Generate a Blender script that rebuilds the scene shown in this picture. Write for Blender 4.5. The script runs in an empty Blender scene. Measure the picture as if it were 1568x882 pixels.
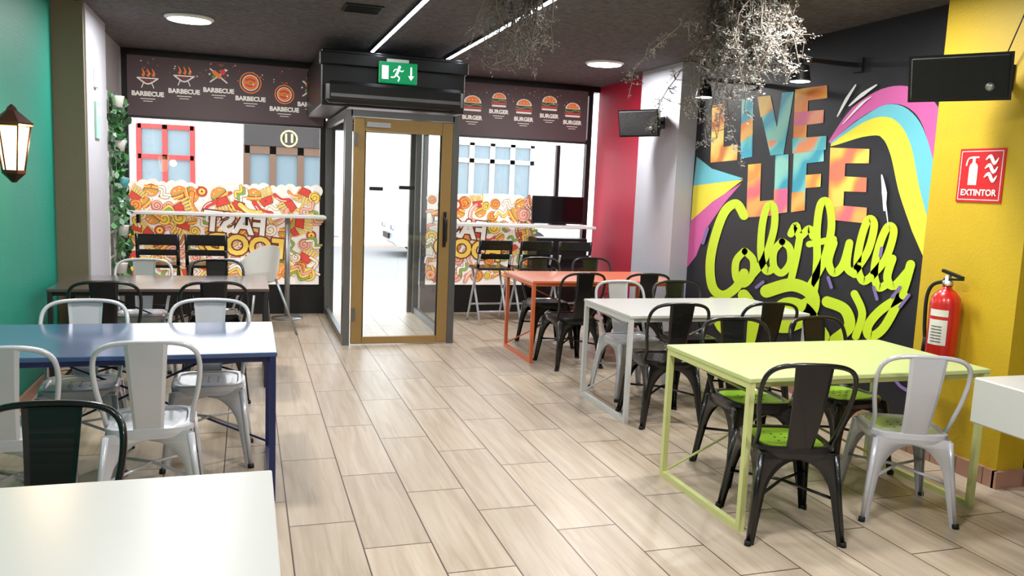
import bpy, math, random
from mathutils import Vector, Matrix
random.seed(7)
scene=bpy.context.scene
# ------------------------------------------------------------------ helpers
def S(r,g,b):
    def c(v):
        v/=255.0
        return v/12.92 if v<=.04045 else ((v+.055)/1.055)**2.4
    return (c(r),c(g),c(b),1)
def mat(name,col,rough=.5,metal=0,var=.06,bump=0,bscale=60,emis=0,spec=.5,coat=0,vscale=8,crough=.05):
    m=bpy.data.materials.new(name);m.use_nodes=True
    nt=m.node_tree;b=nt.nodes['Principled BSDF']
    b.inputs['Roughness'].default_value=rough;b.inputs['Metallic'].default_value=metal
    b.inputs['Specular IOR Level'].default_value=spec;b.inputs['Coat Weight'].default_value=coat;b.inputs['Coat Roughness'].default_value=crough
    tc=nt.nodes.new('ShaderNodeTexCoord')
    n=nt.nodes.new('ShaderNodeTexNoise');n.inputs['Scale'].default_value=vscale;n.inputs['Detail'].default_value=4
    nt.links.new(tc.outputs['Object'],n.inputs['Vector'])
    mx=nt.nodes.new('ShaderNodeMixRGB')
    mx.inputs[1].default_value=tuple(max(0,c*(1-var)) for c in col[:3])+(1,)
    mx.inputs[2].default_value=tuple(min(1,c*(1+var)) for c in col[:3])+(1,)
    nt.links.new(n.outputs['Fac'],mx.inputs[0]);nt.links.new(mx.outputs[0],b.inputs['Base Color'])
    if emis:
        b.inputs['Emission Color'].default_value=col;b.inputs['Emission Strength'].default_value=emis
    if bump:
        n2=nt.nodes.new('ShaderNodeTexNoise');n2.inputs['Scale'].default_value=bscale;n2.inputs['Detail'].default_value=6
        nt.links.new(tc.outputs['Object'],n2.inputs['Vector'])
        bp_=nt.nodes.new('ShaderNodeBump');bp_.inputs['Strength'].default_value=bump;bp_.inputs['Distance'].default_value=.02
        nt.links.new(n2.outputs['Fac'],bp_.inputs['Height']);nt.links.new(bp_.outputs[0],b.inputs['Normal'])
    return m
def film(name,col,backglow=.4):  # opaque print; its emission stands in for daylight coming through the film
    return mat(name,col,.5,0,.06,emis=backglow,vscale=12)
def glass(name,refl=.06,tint=(1,1,1,1)):
    m=bpy.data.materials.new(name);m.use_nodes=True;nt=m.node_tree;nt.nodes.clear()
    o=nt.nodes.new('ShaderNodeOutputMaterial');t=nt.nodes.new('ShaderNodeBsdfTransparent');t.inputs[0].default_value=tint
    g=nt.nodes.new('ShaderNodeBsdfGlossy');g.inputs['Roughness'].default_value=.02
    s=nt.nodes.new('ShaderNodeMixShader');s.inputs[0].default_value=refl
    nt.links.new(t.outputs[0],s.inputs[1]);nt.links.new(g.outputs[0],s.inputs[2]);nt.links.new(s.outputs[0],o.inputs[0])
    return m
def emit(name,col,st):
    m=bpy.data.materials.new(name);m.use_nodes=True;nt=m.node_tree;nt.nodes.clear()
    o=nt.nodes.new('ShaderNodeOutputMaterial');e=nt.nodes.new('ShaderNodeEmission');e.inputs[0].default_value=col;e.inputs[1].default_value=st
    nt.links.new(e.outputs[0],o.inputs[0]);return m
class B:
    def __init__(s): s.v=[];s.f=[];s.m=[];s.s=[];s.mats=[]
    def mi(s,m):
        if m not in s.mats: s.mats.append(m)
        return s.mats.index(m)
    def add(s,vs,fs,m,smooth=False):
        o=len(s.v);s.v+=[tuple(v) for v in vs];k=s.mi(m)
        for f in fs: s.f.append([i+o for i in f]);s.m.append(k);s.s.append(smooth)
    def box(s,c,d,m,rot=None,bev=0):
        x,y,z=[a/2 for a in d]
        if bev:
            vs=[];fs=[]
            b=min(bev,x*.95,y*.95,z*.95)
            idx={}
            for sx in(-1,1):
                for sy in(-1,1):
                    for sz in(-1,1):
                        for ax in range(3):
                            p=[sx*(x-b),sy*(y-b),sz*(z-b)];p[ax]=(sx*x,sy*y,sz*z)[ax]
                            idx[(sx,sy,sz,ax)]=len(vs);vs.append(p)
            for ax in range(3):
                a1,a2=[(1,2),(2,0),(0,1)][ax]
                for sg in(-1,1):
                    q=[]
                    for s1,s2 in((-1,-1),(1,-1),(1,1),(-1,1)):
                        k=[0,0,0];k[ax]=sg;k[a1]=s1;k[a2]=s2;q.append(idx[(*k,ax)])
                    fs.append(q if sg>0 else q[::-1])
            for ax in range(3):
                a1,a2=[(1,2),(2,0),(0,1)][ax]
                for s1 in(-1,1):
                    for s2 in(-1,1):
                        def k(sa,axx):
                            kk=[0,0,0];kk[ax]=sa;kk[a1]=s1;kk[a2]=s2;return idx[(*kk,axx)]
                        q=[k(-1,a1),k(1,a1),k(1,a2),k(-1,a2)]
                        fs.append(q if s1*s2<0 else q[::-1])
            for sx in(-1,1):
                for sy in(-1,1):
                    for sz in(-1,1):
                        q=[idx[(sx,sy,sz,a)] for a in range(3)];fs.append(q if sx*sy*sz>0 else q[::-1])
        else:
            vs=[(a,b_,c_) for a in(-x,x) for b_ in(-y,y) for c_ in(-z,z)]
            fs=[(0,1,3,2),(4,6,7,5),(0,4,5,1),(2,3,7,6),(0,2,6,4),(1,5,7,3)]
        M=rot if rot is not None else Matrix.Identity(3)
        s.add([M@Vector(p)+Vector(c) for p in vs],fs,m)
    def bar(s,a,b,w,m,w2=None):
        a=Vector(a);b=Vector(b);d=b-a;L=d.length
        q=d.to_track_quat('Z','Y').to_matrix()
        s.box((a+b)/2,(w,w2 or w,L),m,q)
    def tube(s,pts,r,m,n=8,closed=False,cap=True):
        P=[Vector(p) for p in pts];N=len(P)
        rs=r if isinstance(r,(list,tuple)) else [r]*N
        vs=[];up=None
        for i in range(N):
            if closed: t=(P[(i+1)%N]-P[i-1])
            else: t=P[min(i+1,N-1)]-P[max(i-1,0)]
            if t.length<1e-9:t=Vector((0,0,1))
            t.normalize()
            if up is None:
                up=t.orthogonal().normalized()
            else:
                up=(up-t*up.dot(t))
                if up.length<1e-6: up=t.orthogonal()
                up.normalize()
            bi=t.cross(up)
            for k in range(n):
                a=2*math.pi*k/n;vs.append(P[i]+(up*math.cos(a)+bi*math.sin(a))*rs[i])
        fs=[]
        for i in range(N if closed else N-1):
            j=(i+1)%N
            for k in range(n):
                l=(k+1)%n;fs.append((i*n+k,i*n+l,j*n+l,j*n+k))
        if cap and not closed:
            fs.append(tuple(range(n))[::-1]);fs.append(tuple((N-1)*n+k for k in range(n)))
        s.add(vs,fs,m,True)
    def lathe(s,prof,m,n=24,c=(0,0,0),rot=None,smooth=True):
        vs=[];M=rot if rot is not None else Matrix.Identity(3)
        for r,z in prof:
            for k in range(n):
                a=2*math.pi*k/n;vs.append(M@Vector((r*math.cos(a),r*math.sin(a),z))+Vector(c))
        fs=[]
        for i in range(len(prof)-1):
            for k in range(n):
                l=(k+1)%n;fs.append((i*n+k,i*n+l,(i+1)*n+l,(i+1)*n+k))
        fs.append(tuple(range(n))[::-1]);fs.append(tuple((len(prof)-1)*n+k for k in range(n)))
        s.add(vs,fs,m,smooth)
    def mesh(s,name):
        me=bpy.data.meshes.new(name);me.from_pydata(s.v,[],s.f)
        for m in s.mats: me.materials.append(m)
        me.polygons.foreach_set('material_index',s.m);me.polygons.foreach_set('use_smooth',s.s)
        me.update();return me
    def obj(s,name,loc=(0,0,0),rz=0,parent=None):
        o=bpy.data.objects.new(name,s.mesh(name));bpy.context.collection.objects.link(o)
        o.location=loc;o.rotation_euler=(0,0,rz)
        if parent:o.parent=parent
        return o
def inst(name,me,loc,rz=0):
    o=bpy.data.objects.new(name,me);bpy.context.collection.objects.link(o);o.location=loc;o.rotation_euler=(0,0,rz);return o
def cr(pts,sub=6,closed=False):
    P=[Vector(p) for p in pts];N=len(P);out=[]
    rng=range(N) if closed else range(N-1)
    for i in rng:
        g=(lambda j:P[j%N]) if closed else (lambda j:P[max(0,min(N-1,j))])
        a,b,c,d=g(i-1),g(i),g(i+1),g(i+2)
        for k in range(sub):
            t=k/sub
            out.append(.5*((2*b)+(c-a)*t+(2*a-5*b+4*c-d)*t*t+(3*b-a-3*c+d)*t**3))
    if not closed: out.append(P[-1])
    return out
class Flat:
    """2-D artwork laid on a plane; mp maps (u,v,layer)->xyz"""
    def __init__(s,mp): s.b=B();s.mp=mp;s.l=1
    def poly(s,pts,m,up=True):
        s.b.add([s.mp(p[0],p[1],s.l) for p in pts],[tuple(range(len(pts)))],m)
        if up:s.l+=1
    def disc(s,c,r,m,n=16,ry=None,up=True,a0=0):
        ry=ry or r;ca,sa=math.cos(a0),math.sin(a0)
        s.poly([(c[0]+r*math.cos(2*math.pi*k/n)*ca-ry*math.sin(2*math.pi*k/n)*sa,c[1]+r*math.cos(2*math.pi*k/n)*sa+ry*math.sin(2*math.pi*k/n)*ca) for k in range(n)],m,up)
    def ribbon(s,pts,w,m,sub=6,closed=False,caps=True,up=True):
        P=cr([(p[0],p[1],0) for p in pts],sub,closed);N=len(P)
        if isinstance(w,(list,tuple)):
            W=[]
            for i in range(N):
                t=i/(N-1)*(len(w)-1);a=int(t);b=min(a+1,len(w)-1);W.append(w[a]+(w[b]-w[a])*(t-a))
        else: W=[w]*N
        vs=[];fs=[]
        for i in range(N):
            t=(P[(i+1)%N]-P[i-1]) if closed else P[min(i+1,N-1)]-P[max(i-1,0)]
            if t.length<1e-9:t=Vector((1,0,0))
            t.normalize();n=Vector((-t.y,t.x,0))*W[i]/2
            vs+=[s.mp(*(P[i]+n)[:2],s.l),s.mp(*(P[i]-n)[:2],s.l)]
        for i in range(N if closed else N-1):
            j=(i+1)%N;fs.append((2*i,2*i+1,2*j+1,2*j))
        s.b.add(vs,fs,m)
        if caps and not closed:
            s.l+=.3;s.disc(P[0],W[0]/2,m,12,up=False);s.disc(P[-1],W[-1]/2,m,12,up=False)
        if up:s.l+=1
    def text(s,body,c,size,m,sx=1,off=0,ang=0):
        cu=bpy.data.curves.new('t','FONT');cu.body=body;cu.size=size;cu.align_x='CENTER';cu.align_y='CENTER';cu.offset=off;cu.resolution_u=3
        ob=bpy.data.objects.new('t',cu);bpy.context.collection.objects.link(ob)
        dg=bpy.context.evaluated_depsgraph_get();me=bpy.data.meshes.new_from_object(ob.evaluated_get(dg))
        ca,sa=math.cos(ang),math.sin(ang)
        s.b.add([s.mp(c[0]+sx*(v.co.x*ca-v.co.y*sa),c[1]+v.co.x*sa+v.co.y*ca,s.l) for v in me.vertices],[tuple(p.vertices) for p in me.polygons],m)
        s.l+=1
        bpy.data.objects.remove(ob);bpy.data.meshes.remove(me);bpy.data.curves.remove(cu)
# ------------------------------------------------------------------ camera
f=1250;ya=.317;pi_=.127;ro=.042;H=1.6
Fv=Vector((math.sin(ya)*math.cos(pi_),math.cos(ya)*math.cos(pi_),-math.sin(pi_)))
R0=Vector((math.cos(ya),-math.sin(ya),0));U0=R0.cross(Fv)
R=R0*math.cos(ro)+U0*math.sin(ro);U=-R0*math.sin(ro)+U0*math.cos(ro)
cd=bpy.data.cameras.new('camera');cam=bpy.data.objects.new('camera',cd);bpy.context.collection.objects.link(cam)
cam.matrix_world=Matrix(((R.x,U.x,-Fv.x,0),(R.y,U.y,-Fv.y,0),(R.z,U.z,-Fv.z,H),(0,0,0,1)))
cd.sensor_width=36;cd.lens=36*f/1568;cd.clip_start=.05;cd.clip_end=200
scene.camera=cam
# ------------------------------------------------------------------ materials
M_black=mat('black_metal',S(18,18,20),.28,.2,.2,coat=.3)
M_white=mat('white_metal',S(196,196,202),.25,.15,.03,coat=.3)
M_seatg=mat('seat_green_reflection',S(150,196,55),.25,.1,.1)  # black seat with the green table's reflection painted in as base colour
M_seatw=mat('seat_white_green_reflection',S(205,222,165),.22,.1,.12,vscale=4)  # white seat tinted with painted bounce light from the green table
M_silver=mat('brushed_steel',S(170,172,175),.35,.8)
M_rubber=mat('rubber',S(12,12,12),.7)
M_dark=mat('dark_plastic',S(14,14,15),.4)
M_frame=mat('black_frame',S(22,21,22),.4)
M_alu=mat('grey_aluminium',S(112,112,112),.35,.6)
M_gold=mat('ochre_aluminium',S(166,134,82),.38,.3)
M_whitep=mat('white_plastic',S(232,232,230),.4)
G=glass('window_glass',.05);G2=glass('door_glass',.07,(.93,.97,.96,1))
# floor
def floor_mat():
    m=bpy.data.materials.new('wood_look_tiles');m.use_nodes=True;nt=m.node_tree;b=nt.nodes['Principled BSDF'];L=nt.links.new
    def N(t,**k):
        n=nt.nodes.new(t)
        for a,c in k.items(): setattr(n,a,c)
        return n
    def mth(op,a,b_=None):
        n=N('ShaderNodeMath',operation=op)
        for i,x in enumerate((a,b_)):
            if x is None: continue
            if isinstance(x,(int,float)): n.inputs[i].default_value=x
            else: L(x,n.inputs[i])
        return n.outputs[0]
    tc=N('ShaderNodeTexCoord');sp=N('ShaderNodeSeparateXYZ');L(tc.outputs['Object'],sp.inputs[0])
    X=mth('ADD',mth('DIVIDE',sp.outputs[0],.3),.1);row=mth('FLOOR',X);fx=mth('FRACT',X)
    Y=mth('ADD',mth('DIVIDE',sp.outputs[1],.9),mth('MULTIPLY',row,.3333));ty=mth('FLOOR',Y);fy=mth('FRACT',Y)
    ex=mth('MINIMUM',fx,mth('SUBTRACT',1,fx));ey=mth('MINIMUM',fy,mth('SUBTRACT',1,fy))
    gx=mth('LESS_THAN',ex,.011);gy=mth('LESS_THAN',ey,.0042);g=mth('MAXIMUM',gx,gy)
    cb=N('ShaderNodeCombineXYZ');L(row,cb.inputs[0]);L(ty,cb.inputs[1])
    wn=N('ShaderNodeTexWhiteNoise');L(cb.outputs[0],wn.inputs['Vector'])
    cv=N('ShaderNodeCombineXYZ');L(mth('MULTIPLY',sp.outputs[0],22),cv.inputs[0]);L(mth('MULTIPLY',sp.outputs[1],1.5),cv.inputs[1]);L(mth('MULTIPLY',wn.outputs['Value'],30),cv.inputs[2])
    no=N('ShaderNodeTexNoise');no.inputs['Scale'].default_value=1;no.inputs['Detail'].default_value=8;no.inputs['Distortion'].default_value=.8;L(cv.outputs[0],no.inputs['Vector'])
    rp=N('ShaderNodeValToRGB');e=rp.color_ramp.elements;e[0].position=.25;e[0].color=S(166,147,127);e[1].position=.72;e[1].color=S(194,180,162)
    e2=rp.color_ramp.elements.new(.5);e2.color=S(184,167,148);L(no.outputs['Fac'],rp.inputs[0])
    hs=N('ShaderNodeHueSaturation');L(rp.outputs[0],hs.inputs['Color']);L(mth('ADD',.92,mth('MULTIPLY',wn.outputs['Value'],.16)),hs.inputs['Value'])
    mx=N('ShaderNodeMixRGB');L(g,mx.inputs[0]);L(hs.outputs[0],mx.inputs[1]);mx.inputs[2].default_value=S(84,66,54);L(mx.outputs[0],b.inputs['Base Color'])
    b.inputs['Roughness'].default_value=.36
    bu=N('ShaderNodeBump');bu.inputs['Strength'].default_value=.2;bu.inputs['Distance'].default_value=.003;L(mth('SUBTRACT',no.outputs['Fac'],g),bu.inputs['Height']);L(bu.outputs[0],b.inputs['Normal'])
    return m
M_floor=floor_mat()
M_ceil=mat('dark_stucco_ceiling',S(84,80,82),.85,0,.9,bump=1,bscale=40,vscale=24)
M_teal=mat('teal_wall_paint',S(10,138,118),.55,0,.05,bump=.1)
M_brown=mat('taupe_wall_paint',S(122,113,94),.7,0,.05,bump=.15)
M_grey=mat('grey_wall_paint',S(168,164,166),.7,0,.04,bump=.1)
M_lav=mat('lavender_grey_paint',S(180,180,190),.7,0,.03,bump=.1)
M_red=mat('crimson_wall_paint',S(184,24,58),.55,0,.04,bump=.1)
M_yel=mat('mustard_wall_paint',S(204,170,30),.55,0,.05,bump=.12)
M_mur=mat('mural_black',S(28,28,34),.5,0,.1,bump=.08)
M_back=mat('cream_wall',S(200,196,188),.8)
M_tile=mat('terracotta_skirting',S(168,128,108),.35,0,.15)
# ------------------------------------------------------------------ room
CZ=2.85;X0=-1.42;XR=4.25;YF=9.68;YB=-3.0
def slab(name,c,d,m,bev=0):
    b=B();b.box((0,0,0),d,m,bev=bev);return b.obj(name,c)
fl=B();fl.box((0,0,-.05),(XR-X0+.4,YF-YB+.3,.1),M_floor);fl.obj('floor',((XR+X0)/2,(YF+YB)/2+.05,0))
slab('ceiling',((XR+X0)/2,(YF+YB)/2,CZ+.06),(XR-X0+.4,YF-YB+.4,.12),M_ceil)
slab('wall_left',(X0-.1,(YB+7.2)/2,CZ/2),(.2,7.2-YB,CZ),M_teal)
slab('wall_left_pillar',(-1.41,7.7,CZ/2),(.42,1.0,CZ),M_brown)
slab('trim_1',(-1.195,7.72,CZ/2),(.012,.95,CZ),M_lav)
slab('wall_left_rear',(-1.47,8.96,CZ/2),(.42,1.5,CZ),M_grey)
slab('wall_right',(XR+.1,(YB+7.72)/2,CZ/2),(.2,7.72-YB,CZ),M_mur)
slab('wall_right_red',(XR+.08,8.7,CZ/2),(.2,1.98,CZ),M_red)
b=B();b.box((4.16,7.72,CZ/2),(.22,.86,CZ),M_lav);b.obj('wall_right_column')
slab('wall_right_pillar',(4.17,3.735,CZ/2),(.24,.69,CZ),M_yel)
slab('wall_back',((XR+X0)/2,YB-.1,CZ/2),(XR-X0+.4,.2,CZ),M_back)
b=B()
b.box((4.235,5.68,.05),(.03,3.2,.1),M_tile);b.box((4.035,3.735,.05),(.03,.72,.1),M_tile);b.box((4.14,3.375,.05),(.24,.03,.1),M_tile);b.box((4.235,.2,.05),(.03,6.3,.1),M_tile)
for k in range(4): b.box((4.0355,3.45+.19*k,.05),(.031,.004,.1),M_brown)
b.obj('baseboard_right')
b=B();b.box((-1.405,2.1,.04),(.02,10.1,.08),M_tile);b.obj('baseboard_left')
# facade ------------------------------------------------------------
for nm,x0,x1 in(('left',-1.26,.86),('right',2.0,4.15)):
    b=B();b.box(((x0+x1)/2,YF+.05,.16),(x1-x0,.14,.32),M_frame);b.obj('wall_front_'+nm)
b=B();b.box((1.45,YF+.06,2.84),(5.6,.16,.12),M_frame);b.obj('trim_2')
for i,(x0,x1) in enumerate(((-1.26,.86),(2.0,4.15))):
    b=B();z0,z1=.32,2.78
    for x in (x0+.03,x1-.03): b.box((x,YF+.04,(z0+z1)/2),(.06,.08,z1-z0),M_frame)
    for z in (z0+.025,2.16,z1-.02): b.box(((x0+x1)/2,YF+.04,z),(x1-x0-.12,.07,.05),M_frame)
    if i==1: b.box((3.72,YF+.04,1.7),(.045,.06,.8),M_frame)
    b.add([(x0,YF+.05,z0),(x1,YF+.05,z0),(x1,YF+.05,z1),(x0,YF+.05,z1)],[(0,1,2,3)],G)
    b.obj('window_%d'%(i+1))
# window film artwork ------------------------------------------------
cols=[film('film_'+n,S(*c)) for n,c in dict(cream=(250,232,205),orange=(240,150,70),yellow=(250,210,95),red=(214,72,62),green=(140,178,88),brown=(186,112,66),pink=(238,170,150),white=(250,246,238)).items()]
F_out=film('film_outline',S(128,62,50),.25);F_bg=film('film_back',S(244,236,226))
def doodles(fl,x0,x1,z0,z1,seed):
    rr=random.Random(seed)
    pts=[];cell=.135
    nx=int((x1-x0)/cell);nz=int((z1-z0)/cell)
    for i in range(nx+1):
        for j in range(nz+1):
            pts.append((x0+(i+.5*(j%2))*cell+rr.uniform(-.03,.03),z0+j*cell+rr.uniform(-.03,.03)))
    rr.shuffle(pts)
    for n_,(x,z) in enumerate(pts):
        x=min(max(x,x0+.06),x1-.06);z=min(max(z,z0+.06),z1-.02)
        k=rr.random();r=rr.uniform(.045,.08);a=rr.uniform(0,6.28);ca,sa=math.cos(a),math.sin(a)
        T=lambda u,v:(x+(u*ca-v*sa),z+(u*sa+v*ca))
        if k<.2:
            sp=[T(r*(1-t/14)*math.cos(t*.9),r*(1-t/14)*math.sin(t*.9)) for t in range(13)]
            fl.disc((x,z),r*1.14,F_out);fl.disc((x,z),r*1.06,rr.choice([cols[0],cols[1],cols[6],cols[2]]));fl.ribbon(sp,.007,F_out,3,caps=False)
        elif k<.36:
            p=[T(-r*1.5,-.01),T(0,r*.35),T(r*1.5,-.01)]
            fl.ribbon(p,r*.78,F_out);fl.ribbon(p,r*.64,rr.choice([cols[1],cols[3],cols[5],cols[2],cols[6]]));fl.ribbon([T(-r,.015),T(0,r*.5),T(r,.015)],.008,cols[7],3)
        elif k<.52:
            for q in range(6):
                o=(q-2.5)*r*.35;fl.poly([T(o-r*.17,-r),T(o+r*.17,-r),T(o*1.5+r*.17,r*1.3),T(o*1.5-r*.17,r*1.3)],F_out);fl.poly([T(o-r*.12,-r),T(o+r*.12,-r),T(o*1.5+r*.12,r*1.24),T(o*1.5-r*.12,r*1.24)],cols[2])
            fl.poly([T(-r*1.1,.0),T(r*1.1,.0),T(r*.8,-r*1.3),T(-r*.8,-r*1.3)],F_out);fl.poly([T(-r,-.006),T(r,-.006),T(r*.72,-r*1.2),T(-r*.72,-r*1.2)],cols[3])
        elif k<.66:
            fl.disc(T(0,0),r*1.2,F_out,ry=r*1.05,a0=a);fl.disc(T(0,r*.15),r*1.1,cols[1],ry=r*.85,a0=a)
            for q,cc in ((0,4),(-.25,3),(-.45,2),(-.7,1)): fl.ribbon([T(-r,r*q),T(0,r*(q-.08)),T(r,r*q)],r*.22,cols[cc],3)
            for q in range(4): fl.disc(T(rr.uniform(-.6,.6)*r,rr.uniform(.3,.7)*r),.006,cols[7],6)
        elif k<.78:
            fl.disc((x,z),r,F_out);fl.disc((x,z),r*.9,rr.choice([cols[3],cols[4],cols[6],cols[0]]));fl.disc((x,z),r*.6,rr.choice(cols[:3]));fl.disc((x,z),r*.2,F_out,10)
        else:
            for w_ in range(rr.randint(1,3)):
                o=(w_-1)*.035
                p=[T(-r*1.4,o),T(-r*.5,r*.7+o),T(r*.4,-r*.2+o),T(r*1.4,r*.6+o)]
                cc=rr.choice([cols[4],cols[0],cols[6],cols[2],cols[7]]);fl.ribbon(p,.036,F_out);fl.ribbon(p,.026,cc)
    for q in range(int(90*(x1-x0))):
        fl.disc((rr.uniform(x0+.03,x1-.03),rr.uniform(z0,z1)),rr.uniform(.004,.010),rr.choice([F_out,cols[3],cols[4],cols[7]]),6)
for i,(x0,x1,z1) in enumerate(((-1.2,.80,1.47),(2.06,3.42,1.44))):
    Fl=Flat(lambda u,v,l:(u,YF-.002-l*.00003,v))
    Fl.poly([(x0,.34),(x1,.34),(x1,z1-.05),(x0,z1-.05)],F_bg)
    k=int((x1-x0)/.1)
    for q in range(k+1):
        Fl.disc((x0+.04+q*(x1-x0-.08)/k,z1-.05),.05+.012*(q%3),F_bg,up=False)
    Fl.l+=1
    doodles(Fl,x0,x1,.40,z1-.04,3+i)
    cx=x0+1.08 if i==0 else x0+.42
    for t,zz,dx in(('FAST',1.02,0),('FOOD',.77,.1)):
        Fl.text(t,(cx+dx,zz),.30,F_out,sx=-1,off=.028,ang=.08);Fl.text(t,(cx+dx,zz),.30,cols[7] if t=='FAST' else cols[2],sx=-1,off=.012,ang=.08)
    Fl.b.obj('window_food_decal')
# banners
F_ban=film('banner_brown',S(92,74,78),.15);F_w=film('banner_white',S(250,244,235),.25);F_o=film('banner_orange',S(240,130,60),.3);F_r=film('banner_red',S(214,70,70),.3);F_g=film('banner_green',S(110,150,80),.3)  # low emission paints window backlight into the banner colours
def icon(fl,x,z,s,word,kind):
    if kind==0:
        fl.ribbon([(x+s*math.cos(a),z+s*math.sin(a)) for a in [k*.698 for k in range(9)]],.012,F_o,3,True)
        fl.disc((x,z),s*.8,F_w);fl.disc((x,z),s*.72,F_o)
        for q in(-1,1): fl.ribbon([(x-s*.4,z+q*s*.25),(x,z+q*s*.35),(x+s*.4,z+q*s*.2)],.022,F_r,3)
        fl.disc((x,z),.012,F_g,8);fl.disc((x+.03,z-.02),.01,F_w,8)
    elif kind==1:
        fl.ribbon([(x-s,z),(x,z-s*.6),(x+s,z)],.014,F_w);fl.ribbon([(x-s,z),(x+s,z)],.012,F_w,2)
        for q in(-1,0,1): fl.ribbon([(x+q*s*.5,z+.02),(x+q*s*.5+.015,z+s*.5),(x+q*s*.5-.005,z+s)],[.03,.022,.004],F_o,3,caps=False)
        for q in(-1,1): fl.ribbon([(x+q*s*.4,z-s*.5),(x+q*s*.6,z-s*1.0)],.009,F_w,2)
        for q in range(3): fl.ribbon([(x-s*.6+q*s*.4,z-.012),(x-s*.3+q*s*.4,z-s*.35)],.006,F_r,2)
    elif kind==2:
        a=[(x+s*math.cos(k*math.pi/8),z+s*.8*math.sin(k*math.pi/8)) for k in range(9)];fl.poly(a,F_w);fl.poly([(x+(p[0]-x)*.82,z+.006+(p[1]-z)*.82) for p in a],F_o)
        for q in(-.4,0,.4): fl.disc((x+q*s,z+s*.35),.006,F_w,6)
        fl.ribbon([(x-s,z-.022),(x-s/3,z-.036),(x+s/3,z-.014),(x+s,z-.028)],.014,F_g);fl.ribbon([(x-s,z-.055),(x+s,z-.055)],.02,F_r,2)
        fl.ribbon([(x-s*.9,z-.085),(x+s*.9,z-.085)],.022,F_w,2)
    else:
        fl.ribbon([(x-s,z-s*.7),(x+s,z+s*.9)],.014,F_w,2);fl.ribbon([(x-s,z+s*.9),(x+s,z-s*.7)],.014,F_w,2)
        fl.ribbon([(x-s*.5,z+s*.5),(x+s*.1,z-.0)],.045,F_o,2);fl.disc((x+s*.5,z+s*.6),.03,F_r);fl.disc((x-s*.6,z-s*.1),.02,F_g,8)
        for q in(-1,1): fl.disc((x+q*s*1.1,z+.02),.01,F_w,8)
    fl.text(word,(x,z-s-.065),.066,F_w,off=.003);fl.ribbon([(x-.07,z-s-.115),(x+.07,z-s-.115)],.007,F_w,2);fl.ribbon([(x-.045,z-s-.14),(x+.045,z-s-.14)],.006,F_w,2)
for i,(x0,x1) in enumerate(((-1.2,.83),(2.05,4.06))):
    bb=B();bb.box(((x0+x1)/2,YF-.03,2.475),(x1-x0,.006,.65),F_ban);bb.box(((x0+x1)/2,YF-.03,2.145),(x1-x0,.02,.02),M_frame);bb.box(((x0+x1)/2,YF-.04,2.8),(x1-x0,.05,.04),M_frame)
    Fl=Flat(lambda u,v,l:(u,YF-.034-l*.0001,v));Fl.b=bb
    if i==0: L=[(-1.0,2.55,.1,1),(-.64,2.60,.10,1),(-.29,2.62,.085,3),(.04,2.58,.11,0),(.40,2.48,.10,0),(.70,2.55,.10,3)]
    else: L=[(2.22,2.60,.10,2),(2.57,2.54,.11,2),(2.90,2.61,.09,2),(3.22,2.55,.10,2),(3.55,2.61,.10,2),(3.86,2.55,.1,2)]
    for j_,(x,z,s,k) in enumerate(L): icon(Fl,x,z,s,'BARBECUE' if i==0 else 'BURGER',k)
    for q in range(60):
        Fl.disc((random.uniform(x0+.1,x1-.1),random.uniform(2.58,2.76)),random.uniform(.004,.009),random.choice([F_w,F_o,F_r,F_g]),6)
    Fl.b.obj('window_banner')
# vestibule ----------------------------------------------------------
b=B();vx0,vx1,vy0,vy1,vz=.87,1.95,7.80,YF-.03,2.22
for x,y in((vx0+.03,vy0),(vx1-.03,vy0),(vx0+.02,vy1-.03),(vx1-.02,vy1-.03)):
    b.box((x,y,vz/2),(.065,.06,vz),M_alu)
for x in(vx0+.02,vx1-.02):
    for z in(.04,vz-.04): b.box((x,(vy0+vy1)/2,z),(.045,vy1-vy0-.05,.08),M_alu)
    b.box((x,vy0+.16,vz/2),(.03,.04,vz-.1),M_alu)
    b.add([(x,vy0,.05),(x,vy1,.05),(x,vy1,vz),(x,vy0,vz)],[(0,1,2,3)],G2)
b.box(((vx0+vx1)/2,vy0,vz-.03),(vx1-vx0-.1,.06,.06),M_alu)
b.obj('door_vestibule')
b=B();lx0,lx1=.945,1.885;lz0,lz1=.012,2.15;fw=.105
yy=vy0-.01
for x in(lx0+fw/2,lx1-fw/2):
    b.box((x,yy,(lz0+lz1)/2),(fw,.05,lz1-lz0),M_gold,bev=.006)
    b.box((x+(fw/2+.004)*(1 if x<1.4 else -1),yy,(lz0+lz1)/2),(.012,.03,lz1-lz0-.1),M_rubber)
b.box(((lx0+lx1)/2,yy,lz1-.06),(lx1-lx0-2*fw,.05,.12),M_gold);b.box(((lx0+lx1)/2,yy,lz0+.035),(lx1-lx0-2*fw,.05,.07),M_gold)
b.add([(lx0,yy,lz0),(lx1,yy,lz0),(lx1,yy,lz1),(lx0,yy,lz1)],[(0,1,2,3)],G2)
b.tube(cr([(1.83,yy-.03,1.0),(1.83,yy-.085,1.03),(1.83,yy-.09,1.13),(1.83,yy-.085,1.23),(1.83,yy-.03,1.26)]),.014,M_dark)
b.box((1.83,yy-.03,1.13),(.03,.012,.34),M_dark)
b.box((lx0+.02,yy-.03,1.95),(.03,.03,.12),M_alu);b.box((lx0+.02,yy-.03,.3),(.03,.03,.12),M_alu)
b.box((1.16,yy-.027,1.50),(.13,.003,.035),M_dark);b.box((1.45,yy-.027,1.52),(.15,.003,.035),M_dark)
b.box((1.17,yy-.04,2.09),(.22,.03,.045),M_silver)
b.obj('door_1')
b=B()
for x in(.935,1.885): b.box((x,YF+.05,1.1),(.07,.07,2.2),M_alu)
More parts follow.
